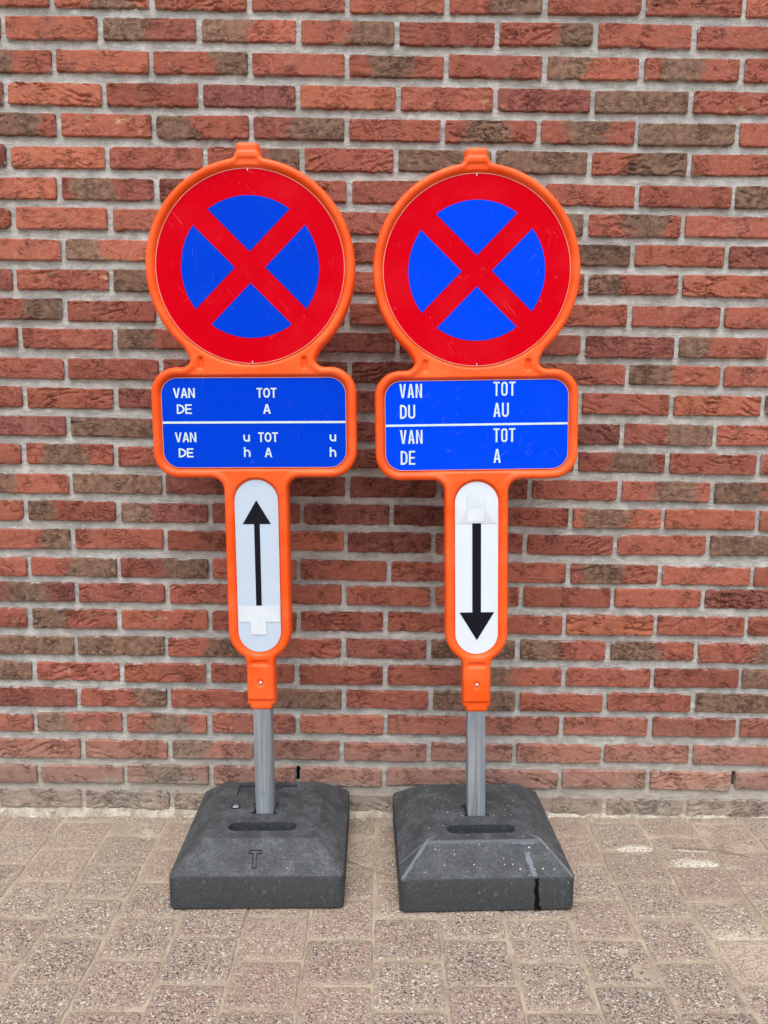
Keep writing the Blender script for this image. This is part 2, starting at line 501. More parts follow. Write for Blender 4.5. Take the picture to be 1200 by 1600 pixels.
M = dict(brick=mat_brick(), mortar=mat_mortar(), paver=mat_paver(), sand=mat_sand(), orange=mat_orange(),
         red=mat_print('red_sheeting', (.555, .0, .0075), (.60, .016, .026), .35),
         blue=mat_print('blue_sheeting', (.0, .044, .60), (.003, .058, .64), .4),
         blue_b=mat_print('blue_sheeting_newer', (.0, .054, .82), (.004, .068, .84), .3),
         white=mat_print('white_sheeting_grey', (.47, .575, .70), (.51, .60, .71), .5),
         white_b=mat_print('white_sheeting_clean', (.63, .71, .79), (.60, .68, .77), .5),
         edge=mat_plain('panel_edge_lit', (.78, .32, .26), .4),
         letter=mat_plain('letter_white', (.60, .74, .76), .4, var=.05),
         black=mat_plain('black_print', (.008, .008, .014), .5, .1, var=.1),
         ghost=mat_plain('ghost_print', (.56, .63, .69), .35, var=.03),
         ghost_b=mat_plain('ghost_print_covered', (.60, .675, .735), .35, var=.02),
         tape=mat_plain('white_tape', (.64, .715, .775), .35, .3, var=.04),
         galv=mat_galv(), rivet=mat_plain('rivet_steel', (.62, .60, .57), .3, .5, metal=.8),
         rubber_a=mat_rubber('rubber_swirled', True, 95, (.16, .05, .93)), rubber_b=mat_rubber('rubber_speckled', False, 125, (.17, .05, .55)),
         tar=mat_plain('tar', (.004, .004, .005), .8, .08), scuff=mat_plain('blue_grey_scuff', (.13, .155, .19), .6, var=.2),
         cavity=mat_plain('cavity_wall', (.05, .045, .04), .95),
         groove_shade=mat_plain('rubber_groove_shade', (.03, .032, .036), .7, .2, var=.3), crumb=mat_plain('mortar_crumb', (.58, .52, .44), .95, .1, var=.35, scale=60), haunch=mat_haunch(), straw=mat_plain('dry_straw', (.55, .42, .24), .8, .2, var=.2), twig=mat_plain('dry_twig', (.33, .245, .16), .85, .2, var=.25),
         moss=mat_plain('dry_moss', (.10, .085, .035), .95, .1, var=.3, scale=300))

# ------------------------------------------------------------------ brick wall
# measured courses, top to bottom: height of the course at the left and right (m), positions of its head joints (m)
ROWS = [
    (1.9430, 1.9430, [-0.8, -0.575, -0.356, -0.137, 0.085, 0.306, 0.526, 0.751]),
    (1.8757, 1.8765, [-0.911, -0.693, -0.47, -0.246, -0.025, 0.2, 0.421, 0.643]),
    (1.8066, 1.8071, [-0.799, -0.58, -0.356, -0.137, 0.087, 0.31, 0.529, 0.756]),
    (1.7364, 1.7387, [-0.913, -0.688, -0.469, -0.248, -0.02, 0.202, 0.422, 0.645]),
    (1.6710, 1.6705, [-0.795, -0.576, -0.355, -0.136, 0.083, 0.303, 0.526, 0.755]),
    (1.6020, 1.6044, [-0.912, -0.687, -0.461, -0.239, -0.022, 0.2, 0.423, 0.65]),
    (1.5330, 1.5344, [-0.8, -0.575, -0.352, -0.129, 0.093, 0.314, 0.536, 0.757]),
    (1.4651, 1.4687, [-0.909, -0.684, -0.463, -0.242, -0.021, 0.2, 0.421, 0.646]),
    (1.3965, 1.4020, [-0.795, -0.574, -0.353, -0.132, 0.09, 0.311, 0.532, 0.752]),
    (1.3285, 1.3351, [-0.913, -0.687, -0.464, -0.241, -0.018, 0.205, 0.428, 0.648]),
    (1.2593, 1.2630, [-0.798, -0.578, -0.356, -0.133, 0.089, 0.312, 0.534, 0.752]),
    (1.1944, 1.1929, [-0.907, -0.681, -0.458, -0.235, -0.012, 0.208, 0.428, 0.648]),
    (1.1237, 1.1275, [-0.801, -0.574, -0.35, -0.125, 0.095, 0.315, 0.536, 0.761]),
    (1.0544, 1.0581, [-0.904, -0.684, -0.462, -0.24, -0.018, 0.205, 0.427, 0.645, 0.865]),
    (0.9852, 0.9870, [-0.8, -0.578, -0.356, -0.134, 0.089, 0.311, 0.533, 0.754]),
    (0.9184, 0.9191, [-0.911, -0.689, -0.466, -0.244, -0.021, 0.202, 0.424, 0.645, 0.864]),
    (0.8485, 0.8505, [-0.8, -0.575, -0.351, -0.128, 0.094, 0.316, 0.533, 0.758]),
    (0.7803, 0.7833, [-0.913, -0.687, -0.463, -0.239, -0.02, 0.199, 0.418, 0.643, 0.872]),
    (0.7114, 0.7170, [-0.802, -0.573, -0.352, -0.131, 0.083, 0.31, 0.53, 0.757]),
    (0.6427, 0.6427, [-0.912, -0.691, -0.465, -0.246, -0.025, 0.197, 0.419, 0.644, 0.872]),
    (0.5773, 0.5852, [-0.797, -0.573, -0.354, -0.135, 0.086, 0.305, 0.531, 0.754]),
    (0.5096, 0.5148, [-0.917, -0.694, -0.467, -0.247, -0.031, 0.191, 0.414, 0.641, 0.867]),
    (0.4404, 0.4470, [-0.805, -0.578, -0.356, -0.134, 0.078, 0.301, 0.527, 0.748]),
    (0.3731, 0.3789, [-0.912, -0.692, -0.474, -0.251, -0.029, 0.196, 0.42, 0.642, 0.863]),
    (0.3059, 0.3144, [-0.803, -0.575, -0.354, -0.133, 0.086, 0.306, 0.525, 0.748]),
    (0.2390, 0.2488, [-0.916, -0.69, -0.473, -0.249, -0.027, 0.196, 0.419, 0.644, 0.866]),
    (0.1689, 0.1763, [-0.798, -0.575, -0.356, -0.137, 0.085, 0.304, 0.528, 0.752]),
    (0.1015, 0.1073, [-0.912, -0.691, -0.472, -0.248, -0.028, 0.197, 0.422, 0.647, 0.865]),
    (0.0326, 0.0326, [-0.802, -0.573, -0.355, -0.136, 0.089, 0.315, 0.54, 0.748]),
]

# what each brick looks like, course by course from the left:
# R red, O orange-red, D dark red, L / Q / M brown fired zone at left / right / middle, B brown all over, W cream spots, Y ochre spots
KINDS = ['RMRRRQRRR', 'ROLLQRQR', 'LOQRMRLMR', 'DORROWRBWR', 'MWLQRMMBR', 'DORQRBBQY', 'OMDRRRRRB', 'OOORRRBMR', 'OLRRRRQOD',
         'RWBRRRRLY', 'QRRRRRRRR', 'RRLDDDRRL', 'RRRDDDYLR', 'RRRDDDRRRB', 'RBDDDDRQR', 'RMQDDDRMRR', 'LBDDDDRML', 'RLLDRDRMRR',
         'QRRRRRRRB', 'RQQRRRRMYR', 'MRRRRRRRY', 'YLWRRRYORR', 'BBQRRBLLQ', 'BYRRRRLRRL', 'RQRBRBRRB', 'RLMRRRRRRR', 'RRLRRRRRR',
         'RRMRRRRRRR', 'RMRRMRRMR']
BRICK_H = 0.0485
JOINT = 0.0115
PITCH_X = 0.2218
COURSE = 0.0681

def brick_arrays(x0, x1, zc, h, kind, seed, step):
    back_off = .0020 if zc < .06 else 0.0
    """one hand-moulded brick: folded face, ragged arrises, returns verts, quads, colour attribute"""
    r = np.random.default_rng(seed)
    L = x1 - x0
    def axis(n, ln):
        inner = np.linspace(0.0024, ln - 0.0024, n)
        return np.concatenate([[0, .0009], inner, [ln - .0009, ln]])
    s = axis(max(5, int(L / step)), L)
    t = axis(max(3, int(h / step)), h)
    S, T = np.meshgrid(s, t)
    ex = np.minimum(S, L - S); ez = np.minimum(T, h - T)
    # ragged outline
    q = seed % 997
    rg = r.uniform(.7, 2.9)
    bot = rg * .0016 * fbm(S / .030, S * 0 + q, 4, 1) + rg * .0009 * np.maximum(0, fbm(S / .014, S * 0 + q, 2, 5)) * 2
    top = .0016 * fbm(S / .034, S * 0 + q, 4, 2)
    lef = .0010 * fbm(T / .02, T * 0 + q, 3, 3)
    rig = .0010 * fbm(T / .02, T * 0 + q, 3, 4)
    cr = r.uniform(.002, .0065, 4) + (r.random(4) > .88) * r.uniform(.004, .011, 4)
    def corner(d, rad):
        u = np.clip(1 - d / rad, 0, 1)
        return rad * (1 - np.sqrt(1 - u * u)) * .8
    bot = bot + corner(S, cr[0]) + corner(L - S, cr[1])
    top = top + corner(S, cr[2]) + corner(L - S, cr[3])
    bot = bot + .002 * (r.random() ** 3) * S / L - .001 * r.random()
    w = T / h
    Z = zc + (S / L - .5) * r.uniform(-.0024, .0024) - h / 2 + bot * (1 - w) + w * (h - top)
    ws = S / L
    X = x0 + lef * (1 - ws) + ws * (L - rig)
    # folds of the clay
    amp = {'O': 1.0, 'R': .7, 'D': .8, 'W': .7, 'Y': .7, 'B': .35, 'L': .6, 'Q': .6, 'M': .7}[kind] * (.08 + 1.5 * r.random() ** 1.7)
    a = r.uniform(-.45, .45)
    u = S * math.cos(a) + T * math.sin(a); v = -S * math.sin(a) + T * math.cos(a)
    wx = fbm(u / .05, v / .03, 3, q) * .016
    fold = np.modf((v + wx) / r.uniform(.013, .022) + 40)[0]
    fold = np.where(fold > .82, (1 - fold) / .18, fold / .82) ** 1.6
    mask = sstep(.02, .38, fbm(S / .075 + q, T / .05, 2, q + 3))
    cre = 1 - np.abs(fbm(u / .050 + 3, v / .020, 3, q + 8)) / .055
    cre = np.clip(cre, 0, 1) ** 1.2 * sstep(-.05, .25, fbm(S / .06, T / .04 + q, 2, q + 12))
    Y = -.0014 * fbm(S / .06, T / .04, 3, q + 20) - .0007 * fbm(S / .012, T / .012, 2, q + 30)
    Y = Y + amp * (.0050 * fold * mask + .0066 * cre)
    Y = np.minimum(Y, .0062)
    e = np.minimum(ex, ez)
    k = np.clip(1 - e / .0030, 0, 1)
    Y = Y + .0034 * (1 - np.sqrt(1 - k * k))
    Y = Y + back_off + r.uniform(-.0016, .0014) + (S / L - .5) * r.uniform(-.0016, .0016)
    nz, nx = S.shape
    V = np.stack([X, Y, Z], -1).reshape(-1, 3)
    idx = np.arange(nx * nz).reshape(nz, nx)
    Q = np.stack([idx[:-1, :-1], idx[:-1, 1:], idx[1:, 1:], idx[1:, :-1]], -1).reshape(-1, 4)
    ring = np.concatenate([idx[0, :], idx[1:, -1], idx[-1, -2::-1], idx[-2:0:-1, 0]])
    back = V[ring].copy(); back[:, 1] = .03
    n0 = len(V); m = len(ring)
    bi = n0 + np.arange(m)
    nxt = np.roll(np.arange(m), -1)
    Q2 = np.stack([ring[nxt], ring, bi, bi[nxt]], -1)
    V = np.concatenate([V, back])
    # colour zones
    x = S / L; z = T / h
    b1 = r.uniform(.3, .62)
    wob = .10 * fbm(S / .03, T / .03, 3, q + 40) + .12 * (z - .5) * r.uniform(-1, 1)
    fl = np.full_like(S, -.15)
    if kind == 'L': fl = .5 + (b1 + wob - x) * 5
    elif kind == 'Q': fl = .5 + (x - 1 + b1 + wob) * 5
    elif kind == 'M': fl = .5 + (.24 - np.abs(x - r.uniform(.35, .65)) + wob) * 4
    elif kind == 'B': fl = .95 + wob * 3
    else: fl = fl + .35 * fbm(S / .05, T / .03, 3, q + 44)
    fl = np.clip(fl, -.4, 1.3)
    pale = np.full_like(S, -.1)
    if kind in 'WY':
        pale = .25 + .8 * fbm(S / .05, T / .025, 2, q + 50) - .1 * (e < .003)
    tone = float(np.clip(r.normal(1.02, .11), .76, 1.26)) * (.84 if kind == 'D' else 1.0)
    hue = {'O': r.uniform(.7, 1), 'D': .1}.get(kind, float(np.clip(r.normal(.42, .2), .02, .85)))
    C = np.stack([fl, pale, np.full_like(S, tone), np.full_like(S, hue)], -1).reshape(-1, 4)
    C = np.concatenate([C, C[ring]])
    E_ = sstep(.0065, .0, e) * (.75 + .5 * fbm(S / .05, T / .03, 2, q + 70))
    E_ = E_.reshape(-1); E_ = np.concatenate([E_, E_[ring] * 0 + .9])
    E_ = np.stack([E_, E_, E_, E_ * 0 + 1], -1)
    return V, np.concatenate([Q, Q2]), C, E_

wall = link('brick_wall', None)
wall.empty_display_size = .2
tag(wall, 'red and brown brick wall in running bond with wide grey mortar joints', 'wall')

WEEP = []                       # open head joints in the course above the foot
inside, outside = [], []
for n in range(-9, 29):
    if n >= 0:
        zl, zr, joints = ROWS[n]
        joints = list(joints)
    else:
        zl = zr = 1.943 - n * COURSE
        joints = [-.8 - (n % 2) * .111 + k * PITCH_X + rng.uniform(-.003, .003) for k in range(8)]
    left, right = joints[0], joints[-1]
    j = list(joints)
    while j[0] > -2.6: j.insert(0, j[0] - PITCH_X + rng.uniform(-.003, .003))
    while j[-1] < 2.6: j.append(j[-1] + PITCH_X + rng.uniform(-.003, .003))
    kinds = KINDS[n] if n >= 0 else ''
    first = j.index(left) - 1                    # the brick that ends at the first measured joint
    for i in range(len(j) - 1):
        xc = (j[i] + j[i + 1]) / 2
        zc = zl + (zr - zl) * (xc + .85) / 1.5 if abs(xc) < 1.2 else (zl if xc < 0 else zr)
        jw = JOINT + rng.uniform(-.002, .003)
        k = i - first
        kind = kinds[k] if 0 <= k < len(kinds) else rng.choice('RRRROLQMBRD')
        h = BRICK_H + rng.uniform(-.0022, .0022)
        vis = n >= 0 and -.99 < xc < (.90 if n < 12 else .96)
        rec = (j[i] + jw / 2, j[i + 1] - jw / 2, zc + rng.uniform(-.0016, .0016), h, kind, 1000 + (n + 12) * 97 + i)
        (inside if vis else outside).append(rec)
for rec in inside:
    V, Q, C, E_ = brick_arrays(*rec, 0.0021)
    org = np.array([(rec[0] + rec[1]) / 2, 0, rec[2]])
    me = mesh_np('brick', V - org, Q)
    set_color_attr(me, 'bk', C)
    set_color_attr(me, 'be', E_)
    o = link('brick', me, wall, M['brick'])
    o.location = org
vs, qs, cs, es, off = [], [], [], [], 0
for rec in outside:
    V, Q, C, E_ = brick_arrays(*rec, 0.010)
    vs.append(V); qs.append(Q + off); cs.append(C); es.append(E_); off += len(V)
me = mesh_np('brickwork', np.concatenate(vs), np.concatenate(qs))
set_color_attr(me, 'bk', np.concatenate(cs))
set_color_attr(me, 'be', np.concatenate(es))
tag(link('brickwork', me, wall, M['brick']), kind='stuff')

def grid_xz(x0, x1, z0, z1, step):
    xs = np.arange(x0, x1 + step * .5, step); zs = np.arange(z0, z1 + step * .5, step)
    X, Z = np.meshgrid(xs, zs)
    idx = np.arange(X.size).reshape(X.shape)
    Q = np.stack([idx[:-1, :-1], idx[:-1, 1:], idx[1:, 1:], idx[1:, :-1]], -1).reshape(-1, 4)
    return X, Z, Q
X, Z, Q = grid_xz(-1.05, 1.0, -.06, 2.06, .0045)
Y = .0086 - .0022 * sstep(.085, .045, Z) + .0022 * fbm(X / .05, Z / .018, 4, 60) + .0018 * fbm(X / .012, Z / .010, 2, 64) + .0012 * fbm(X / .2, Z / .1, 2, 66)
WE = [(-.248, .1045), (.866, .1105)]
keep = np.ones(len(Q), bool)
cxm = X.ravel()[Q].mean(1); czm = Z.ravel()[Q].mean(1)
for wx, wz in WE:
    keep &= ~((np.abs(cxm - wx) < .0050 + .0035 * noise2(czm / .01, wx * 9)) & (czm > wz - .012) & (czm < wz + .024))
me = mesh_np('mortar', np.stack([X, Y, Z], -1).reshape(-1, 3), Q[keep])
link('mortar', me, wall, M['mortar'])
# the joints beyond, one coarse sheet with a window where the fine sheet sits, and the inner leaf behind
def frame_sheet(y):
    xs = [-2.75, -1.05, 1.0, 2.75]; zs = [-.06, 2.06, 2.62]
    v = [(x, y, z) for z in zs for x in xs]
    f = [(0, 1, 5, 4), (2, 3, 7, 6), (4, 5, 9, 8), (5, 6, 10, 9), (6, 7, 11, 10)]
    return v, f
v, f = frame_sheet(.0082)
tag(link('mortar', mesh_py('mortar_beyond', v, f), wall, M['mortar']), kind='stuff')
def box_mesh(name, x0, x1, y0, y1, z0, z1):
    v = [(x, y, z) for z in (z0, z1) for y in (y0, y1) for x in (x0, x1)]
    f = [(0, 2, 3, 1), (4, 5, 7, 6), (0, 1, 5, 4), (1, 3, 7, 5), (3, 2, 6, 7), (2, 0, 4, 6)]
    return mesh_py(name, v, f)
link('inner_leaf', box_mesh('inner_leaf', -2.75, 2.75, .05, .22, -.06, 2.62), wall, M['cavity'])

# crumbled mortar haunch where the wall meets the paving
xs = np.arange(-1.3, 1.25, .0035)
hh = .019 - .0145 * sstep(-.1, .9, xs) + .011 * fbm(xs / .09, xs * 0, 3, 120) + .007 * fbm(xs / .018, xs * 0 + 3, 3, 124)
dd = .012 + .007 * fbm(xs / .07, xs * 0 + 7, 3, 128) + .004 * fbm(xs / .012, xs * 0 + 9, 2, 130)
hh = np.maximum(hh, .001); dd = np.maximum(dd, .003)
base_z = .0126 * xs
prof = []
for u in np.linspace(0, 1, 7):
    yy = .006 - (dd + .006) * u ** .8 - .0016 * fbm(xs / .008, xs * 0 + u * 3, 2, 133)
    zz = base_z - .004 + (hh + .004) * (1 - u) ** 1.0 + .0018 * fbm(xs / .009, xs * 0 + u * 4, 2, 137) * (1 - u)
    prof.append(np.stack([xs, yy, zz], -1))
V = np.concatenate(prof); nx = len(xs)
idx = np.arange(7 * nx).reshape(7, nx)
Q = np.stack([idx[:-1, :-1], idx[1:, :-1], idx[1:, 1:], idx[:-1, 1:]], -1).reshape(-1, 4)
link('mortar_haunch', mesh_np('mortar_haunch', V, Q), wall, M['haunch'])

# ------------------------------------------------------------------ pavement (rises 0.7 degrees to the right along the wall)
SLOPE = 0.0126
gx = [-40, -3, -1.3, 1.3, 3, 40]; gy = [-60, -6, -2, .05]
v = [(x, y, -.012) for y in gy for x in gx]
f = [(a + b * 6, a + 1 + b * 6, a + 7 + b * 6, a + 6 + b * 6) for b in range(3) for a in range(5)]
pave = link('pavement', mesh_py('pavement', v, f), None, M['sand'])
pave.rotation_euler = (0, -math.atan(SLOPE), 0)
tag(pave, 'sandy pavement of pinkish washed aggregate blocks at the foot of the wall', 'pavement', kind='structure')

PV_X, PV_Y = .1331, .1216
def paver_arrays(cx, cy, seed, n):
    r = np.random.default_rng(seed)
    hi_y = min(PV_Y / 2, .004 - cy)
    w = PV_X - .0054 + r.uniform(-.002, .0015); d = PV_Y / 2 + hi_y - .0050 + r.uniform(-.002, .0015)
    cy = cy + (hi_y - PV_Y / 2) / 2
    def axis(ln):
        return np.concatenate([[-ln / 2, -ln / 2 + .0012], np.linspace(-ln / 2 + .004, ln / 2 - .004, n), [ln / 2 - .0012, ln / 2]])
    S, T = np.meshgrid(axis(w), axis(d))
    rag = .0022
    X = S + rag * fbm(S / .03 + seed, T / .02, 3, 3) * (np.abs(S) > w / 2 - .005)
    Y = T + rag * fbm(S / .02, T / .03 + seed, 3, 5) * (np.abs(T) > d / 2 - .005)
    # rounded corners in plan
    qx = np.maximum(np.abs(S) - (w / 2 - .012), 0); qy = np.maximum(np.abs(T) - (d / 2 - .012), 0)
    ln = np.sqrt(qx * qx + qy * qy) + 1e-9
    f = np.where(ln > .012, .012 / ln, 1)
    X = X - np.sign(S) * qx * (1 - f); Y = Y - np.sign(T) * qy * (1 - f)
    e = np.minimum(w / 2 - np.abs(S), d / 2 - np.abs(T))
    k = np.clip(1 - e / .005, 0, 1)
    Z = -.0022 * (1 - np.sqrt(1 - k * k)) + .0010 * fbm(S / .03 + seed, T / .03, 3, 7)
    Z = Z + r.uniform(-.0014, .0012) + S * r.uniform(-.014, .014) + T * r.uniform(-.014, .014)
    nz, nx = S.shape
    V = np.stack([X, Y, Z], -1).reshape(-1, 3)
    idx = np.arange(nx * nz).reshape(nz, nx)
    Q = np.stack([idx[:-1, :-1], idx[:-1, 1:], idx[1:, 1:], idx[1:, :-1]], -1).reshape(-1, 4)
    ring = np.concatenate([idx[0, :], idx[1:, -1], idx[-1, -2::-1], idx[-2:0:-1, 0]])
    back = V[ring].copy(); back[:, 2] = -.010
    n0 = len(V); m = len(ring); bi = n0 + np.arange(m); nxt = np.roll(np.arange(m), -1)
    Q2 = np.stack([ring[nxt], ring, bi, bi[nxt]], -1)
    V = np.concatenate([V, back])
    tone = r.uniform(.93, 1.07); pink = r.random() ** 2.2; dusty = r.uniform(0, .32)
    rim = sstep(.016, .0, e).ravel(); rim = np.concatenate([rim, rim[ring]])
    C = np.tile([tone, pink, dusty, 1.0], (len(V), 1)); C[:, 3] = rim
    return V + np.array([cx, cy, 0]), np.concatenate([Q, Q2]), C
pin, pout = [], []
for c in range(-14, 15):
    cx = -.112 + c * PV_X                        # centre of the column whose joints are at -.179 and -.046
    phase = -.0 if c % 2 == 0 else PV_Y / 2
    for k in range(-1, 22):
        cy = -.033 - k * PV_Y - phase
        if cy > .028: 
            continue
        cx2 = cx + rng.uniform(-.0015, .0015); cy2 = cy + rng.uniform(-.002, .002)
        vis = abs(cx) < .60 + .62 * (cy + .75) + .08 if cy > -.76 else False
        vis = cy > -.80 and abs(cx + .03) < .72 + .42 * (cy + .7)
        (pin if vis else pout).append((cx2, cy2, 9000 + (c + 20) * 41 + k))
for cx, cy, sd in pin:
    V, Q, C = paver_arrays(cx, cy, sd, 12)
    org = np.array([cx, cy, 0])
    me = mesh_np('paver', V - org, Q)
    set_color_attr(me, 'pv', C)
    o = link('paver', me, pave, M['paver'])
    o.location = org
vs, qs, cs, off = [], [], [], 0
for cx, cy, sd in pout:
    V, Q, C = paver_arrays(cx, cy, sd, 4)
    vs.append(V); qs.append(Q + off); cs.append(C); off += len(V)
me = mesh_np('paver_field', np.concatenate(vs), np.concatenate(qs))
set_color_attr(me, 'pv', np.concatenate(cs))
tag(link('paver_field', me, pave, M['paver']), kind='stuff')
# sand in the joints, swept up against the wall
X, Yg, Q = grid_xz(-1.35, 1.3, -1.15, .035, .006)
Zs = -.0022 + .0022 * fbm(X / .05, Yg / .05, 3, 90) + .0012 * fbm(X / .014, Yg / .014, 2, 93) + .0007 * sstep(-.25, -.05, Yg)
me = mesh_np('joint_sand', np.stack([X, Yg, Zs], -1).reshape(-1, 3), Q)
tag(link('joint_sand', me, pave, M['sand']), kind='stuff')

# ------------------------------------------------------------------ sign parts
def sd_circle(x, z, cx, cz, r): return np.hypot(x - cx, z - cz) - r
def sd_rbox(x, z, cx, cz, hx, hz, r):
    qx = np.abs(x - cx) - hx + r; qz = np.abs(z - cz) - hz + r
    return np.hypot(np.maximum(qx, 0), np.maximum(qz, 0)) + np.minimum(np.maximum(qx, qz), 0) - r
def runion(a, b, r):
    return np.maximum(r, np.minimum(a, b)) - np.hypot(np.maximum(r - a, 0), np.maximum(r - b, 0))
# panel sizes: disc radius, time panel, arrow panel (heights measured from the top of the base)
DISC_Z, DISC_R = 1.200, .1955
BOX_Z, BOX_HX, BOX_HZ, BOX_R = .8810, .1955, .0955, .036
ARR_Z, ARR_HX, ARR_HZ = .5693, .0467, .1908
MARG = .0212
def sd_panels(x, z):
    a = sd_circle(x, z, 0, DISC_Z, DISC_R)
    b = sd_rbox(x, z, 0, BOX_Z, BOX_HX, BOX_HZ, BOX_R)
    c = sd_rbox(x, z, 0, ARR_Z, ARR_HX, ARR_HZ, ARR_HX)
    return np.minimum(np.minimum(a, b), c)
def sd_out(x, z):
    a = sd_circle(x, z, 0, DISC_Z, DISC_R + MARG)
    b = sd_rbox(x, z, 0, BOX_Z, BOX_HX + MARG, BOX_HZ + MARG, BOX_R + MARG * .9)
    c = sd_rbox(x, z, 0, ARR_Z, ARR_HX + MARG + .0008, ARR_HZ + MARG, ARR_HX + MARG)
    c = np.minimum(c, sd_rbox(x, z, 0, (ARR_Z + BOX_Z) / 2, ARR_HX + MARG + .0008, (BOX_Z - ARR_Z) / 2, .001))
    neck = sd_rbox(x, z, 0, .995, .129, .045, .01)
    d = runion(runion(a, neck, .020), b, .022)
    d = runion(d, c, .027)
    sock = sd_rbox(x, z, 0, .310, .0313, .055, .006)
    d = runion(d, sock, .012)
    d = runion(d, sd_rbox(x, z, 0, .258, .0248, .014, .003), .002)
    cap1 = sd_rbox(x, z, 0, 1.408, .0292 - .14 * np.clip(z - 1.408, -.02, .03), .0175, .004)
    cap2 = sd_rbox(x, z, 0, 1.420, .0238, .0257, .004)
    d = runion(d, runion(cap1, cap2, .003), .006)
    return d
SEAT, FLAT, TOP = .0160, .0235, .0272
def height(x, z):
    d = -sd_out(x, z); p = sd_panels(x, z)
    h = FLAT + (TOP - FLAT) * sstep(.0200, .0095, d)
    # socket and cap are full height
    h = np.where(z < .352, np.maximum(h, TOP - .0002), h)
    h = np.where(z > 1.415, TOP - .004 * sstep(1.424, 1.428, z), h)
    h = np.where(z < .272, h - .004 * sstep(.272, .268, z), h)
    # pockets for the panels
    h = np.minimum(h, SEAT + (TOP - SEAT + .002) * sstep(.0006, .0085, p))
    # finger dimples in the neck, groove and rivet dish in the socket
    for sx in (-1, 1):
        dc = sd_rbox(x, z, sx * .1085, 1.006, .0055, .0125, .0055)
        h = h - .0065 * sstep(.0025, -.0030, dc)
    h = h - .0035 * sstep(.003, -.002, sd_rbox(x, z, 0, .3545, .020, .0050, .004))
    h = h - .0035 * sstep(.011, .004, np.hypot(x, z - .3085))
    # rounded outer edge
    k = np.clip(1 - d / .0075, 0, 1)
    h = np.minimum(h, .0115 + (h - .0115) * np.sqrt(np.maximum(0, 1 - k * k)))
    return h
def frame_mesh():
    st = .0025; D0 = .0036
    xs = np.arange(-.235, .2351, st); zs = np.arange(.235, 1.4601, st)
    X, Z = np.meshgrid(xs, zs)
    D = -sd_out(X, Z)
    ok = D > D0
    idx = np.arange(X.size).reshape(X.shape)
    cells = np.stack([idx[:-1, :-1], idx[:-1, 1:], idx[1:, 1:], idx[1:, :-1]], -1).reshape(-1, 4)
    cells = cells[ok.ravel()[cells].all(1)]
    Px = X.ravel().copy(); Pz = Z.ravel().copy()
    # rim loop: edges with one face
    e = np.concatenate([cells[:, [0, 1]], cells[:, [1, 2]], cells[:, [2, 3]], cells[:, [3, 0]]])
    key = np.sort(e, 1)
    uk, inv, cnt = np.unique(key, axis=0, return_inverse=True, return_counts=True)
    be = e[cnt[inv.ravel()] == 1]
    bv = np.unique(be)
    def grad(x, z):
        h = 1e-4
        gx = (sd_out(x + h, z) - sd_out(x - h, z)); gz = (sd_out(x, z + h) - sd_out(x, z - h))
        l = np.hypot(gx, gz) + 1e-12
        return gx / l, gz / l
    bx, bz = Px[bv], Pz[bv]
    for _ in range(6):
        gx, gz = grad(bx, bz)
        m = -sd_out(bx, bz) - D0
        bx = bx + gx * m; bz = bz + gz * m
    # even out the spacing of the loop
    nb = {}
    for a, b in be: nb.setdefault(a, []).append(b); nb.setdefault(b, []).append(a)
    pos = {v_: i for i, v_ in enumerate(bv)}
    n1 = np.array([pos[nb[v_][0]] for v_ in bv]); n2 = np.array([pos[nb[v_][1]] for v_ in bv])
    for _ in range(10):
        bx = .5 * bx + .25 * (bx[n1] + bx[n2]); bz = .5 * bz + .25 * (bz[n1] + bz[n2])
        for _ in range(2):
            gx, gz = grad(bx, bz); m = -sd_out(bx, bz) - D0
            bx = bx + gx * m; bz = bz + gz * m
    Px[bv] = bx; Pz[bv] = bz
    P = sd_panels(Px, Pz)
    front = cells[~(P[cells] < -.006).all(1)]
    used = np.unique(np.concatenate([front.ravel(), cells.ravel()]))
    remap = -np.ones(X.size, int); remap[used] = np.arange(len(used))
    Vf = np.stack([Px[used], -height(Px[used], Pz[used]), Pz[used]], -1)
    Vb = np.stack([Px[used], np.full(len(used), .0225), Pz[used]], -1)
    F = remap[front]; B = remap[cells][:, ::-1] + len(used)
    V = [Vf, Vb]; Qs = [F, B]
    n = 2 * len(used)
    gx, gz = grad(bx, bz)
    prev = remap[bv]
    loopmap = {v_: i for i, v_ in enumerate(bv)}
    ia = np.array([loopmap[a] for a in be[:, 0]]); ib = np.array([loopmap[b] for b in be[:, 1]])
    prof = []
    for d in (.0024, .0014, .0007, .0002):
        prof.append((d, None))
    prof += [(0.0, -.0105), (0.0, .0130), (.0008, .0175), (.0022, .0208)]
    for d, y in prof:
        px = bx + gx * (D0 - d); pz = bz + gz * (D0 - d)
        if y is None: y = -height(px, pz)
        V.append(np.stack([px, np.broadcast_to(y, px.shape), pz], -1))
        cur = n + np.arange(len(bv)); n += len(bv)
        Qs.append(np.stack([prev[ib], prev[ia], cur[ia], cur[ib]], -1))
        prev = cur
    last = remap[bv] + len(used)
    Qs.append(np.stack([prev[ib], prev[ia], last[ia], last[ib]], -1))
    V = np.concatenate(V); Qs = np.concatenate(Qs)
    u2, inv2 = np.unique(Qs, return_inverse=True)
    return mesh_np('frame', V[u2], inv2.reshape(-1, 4))
FRAME = frame_mesh()
FRAME.materials.append(M['orange'])

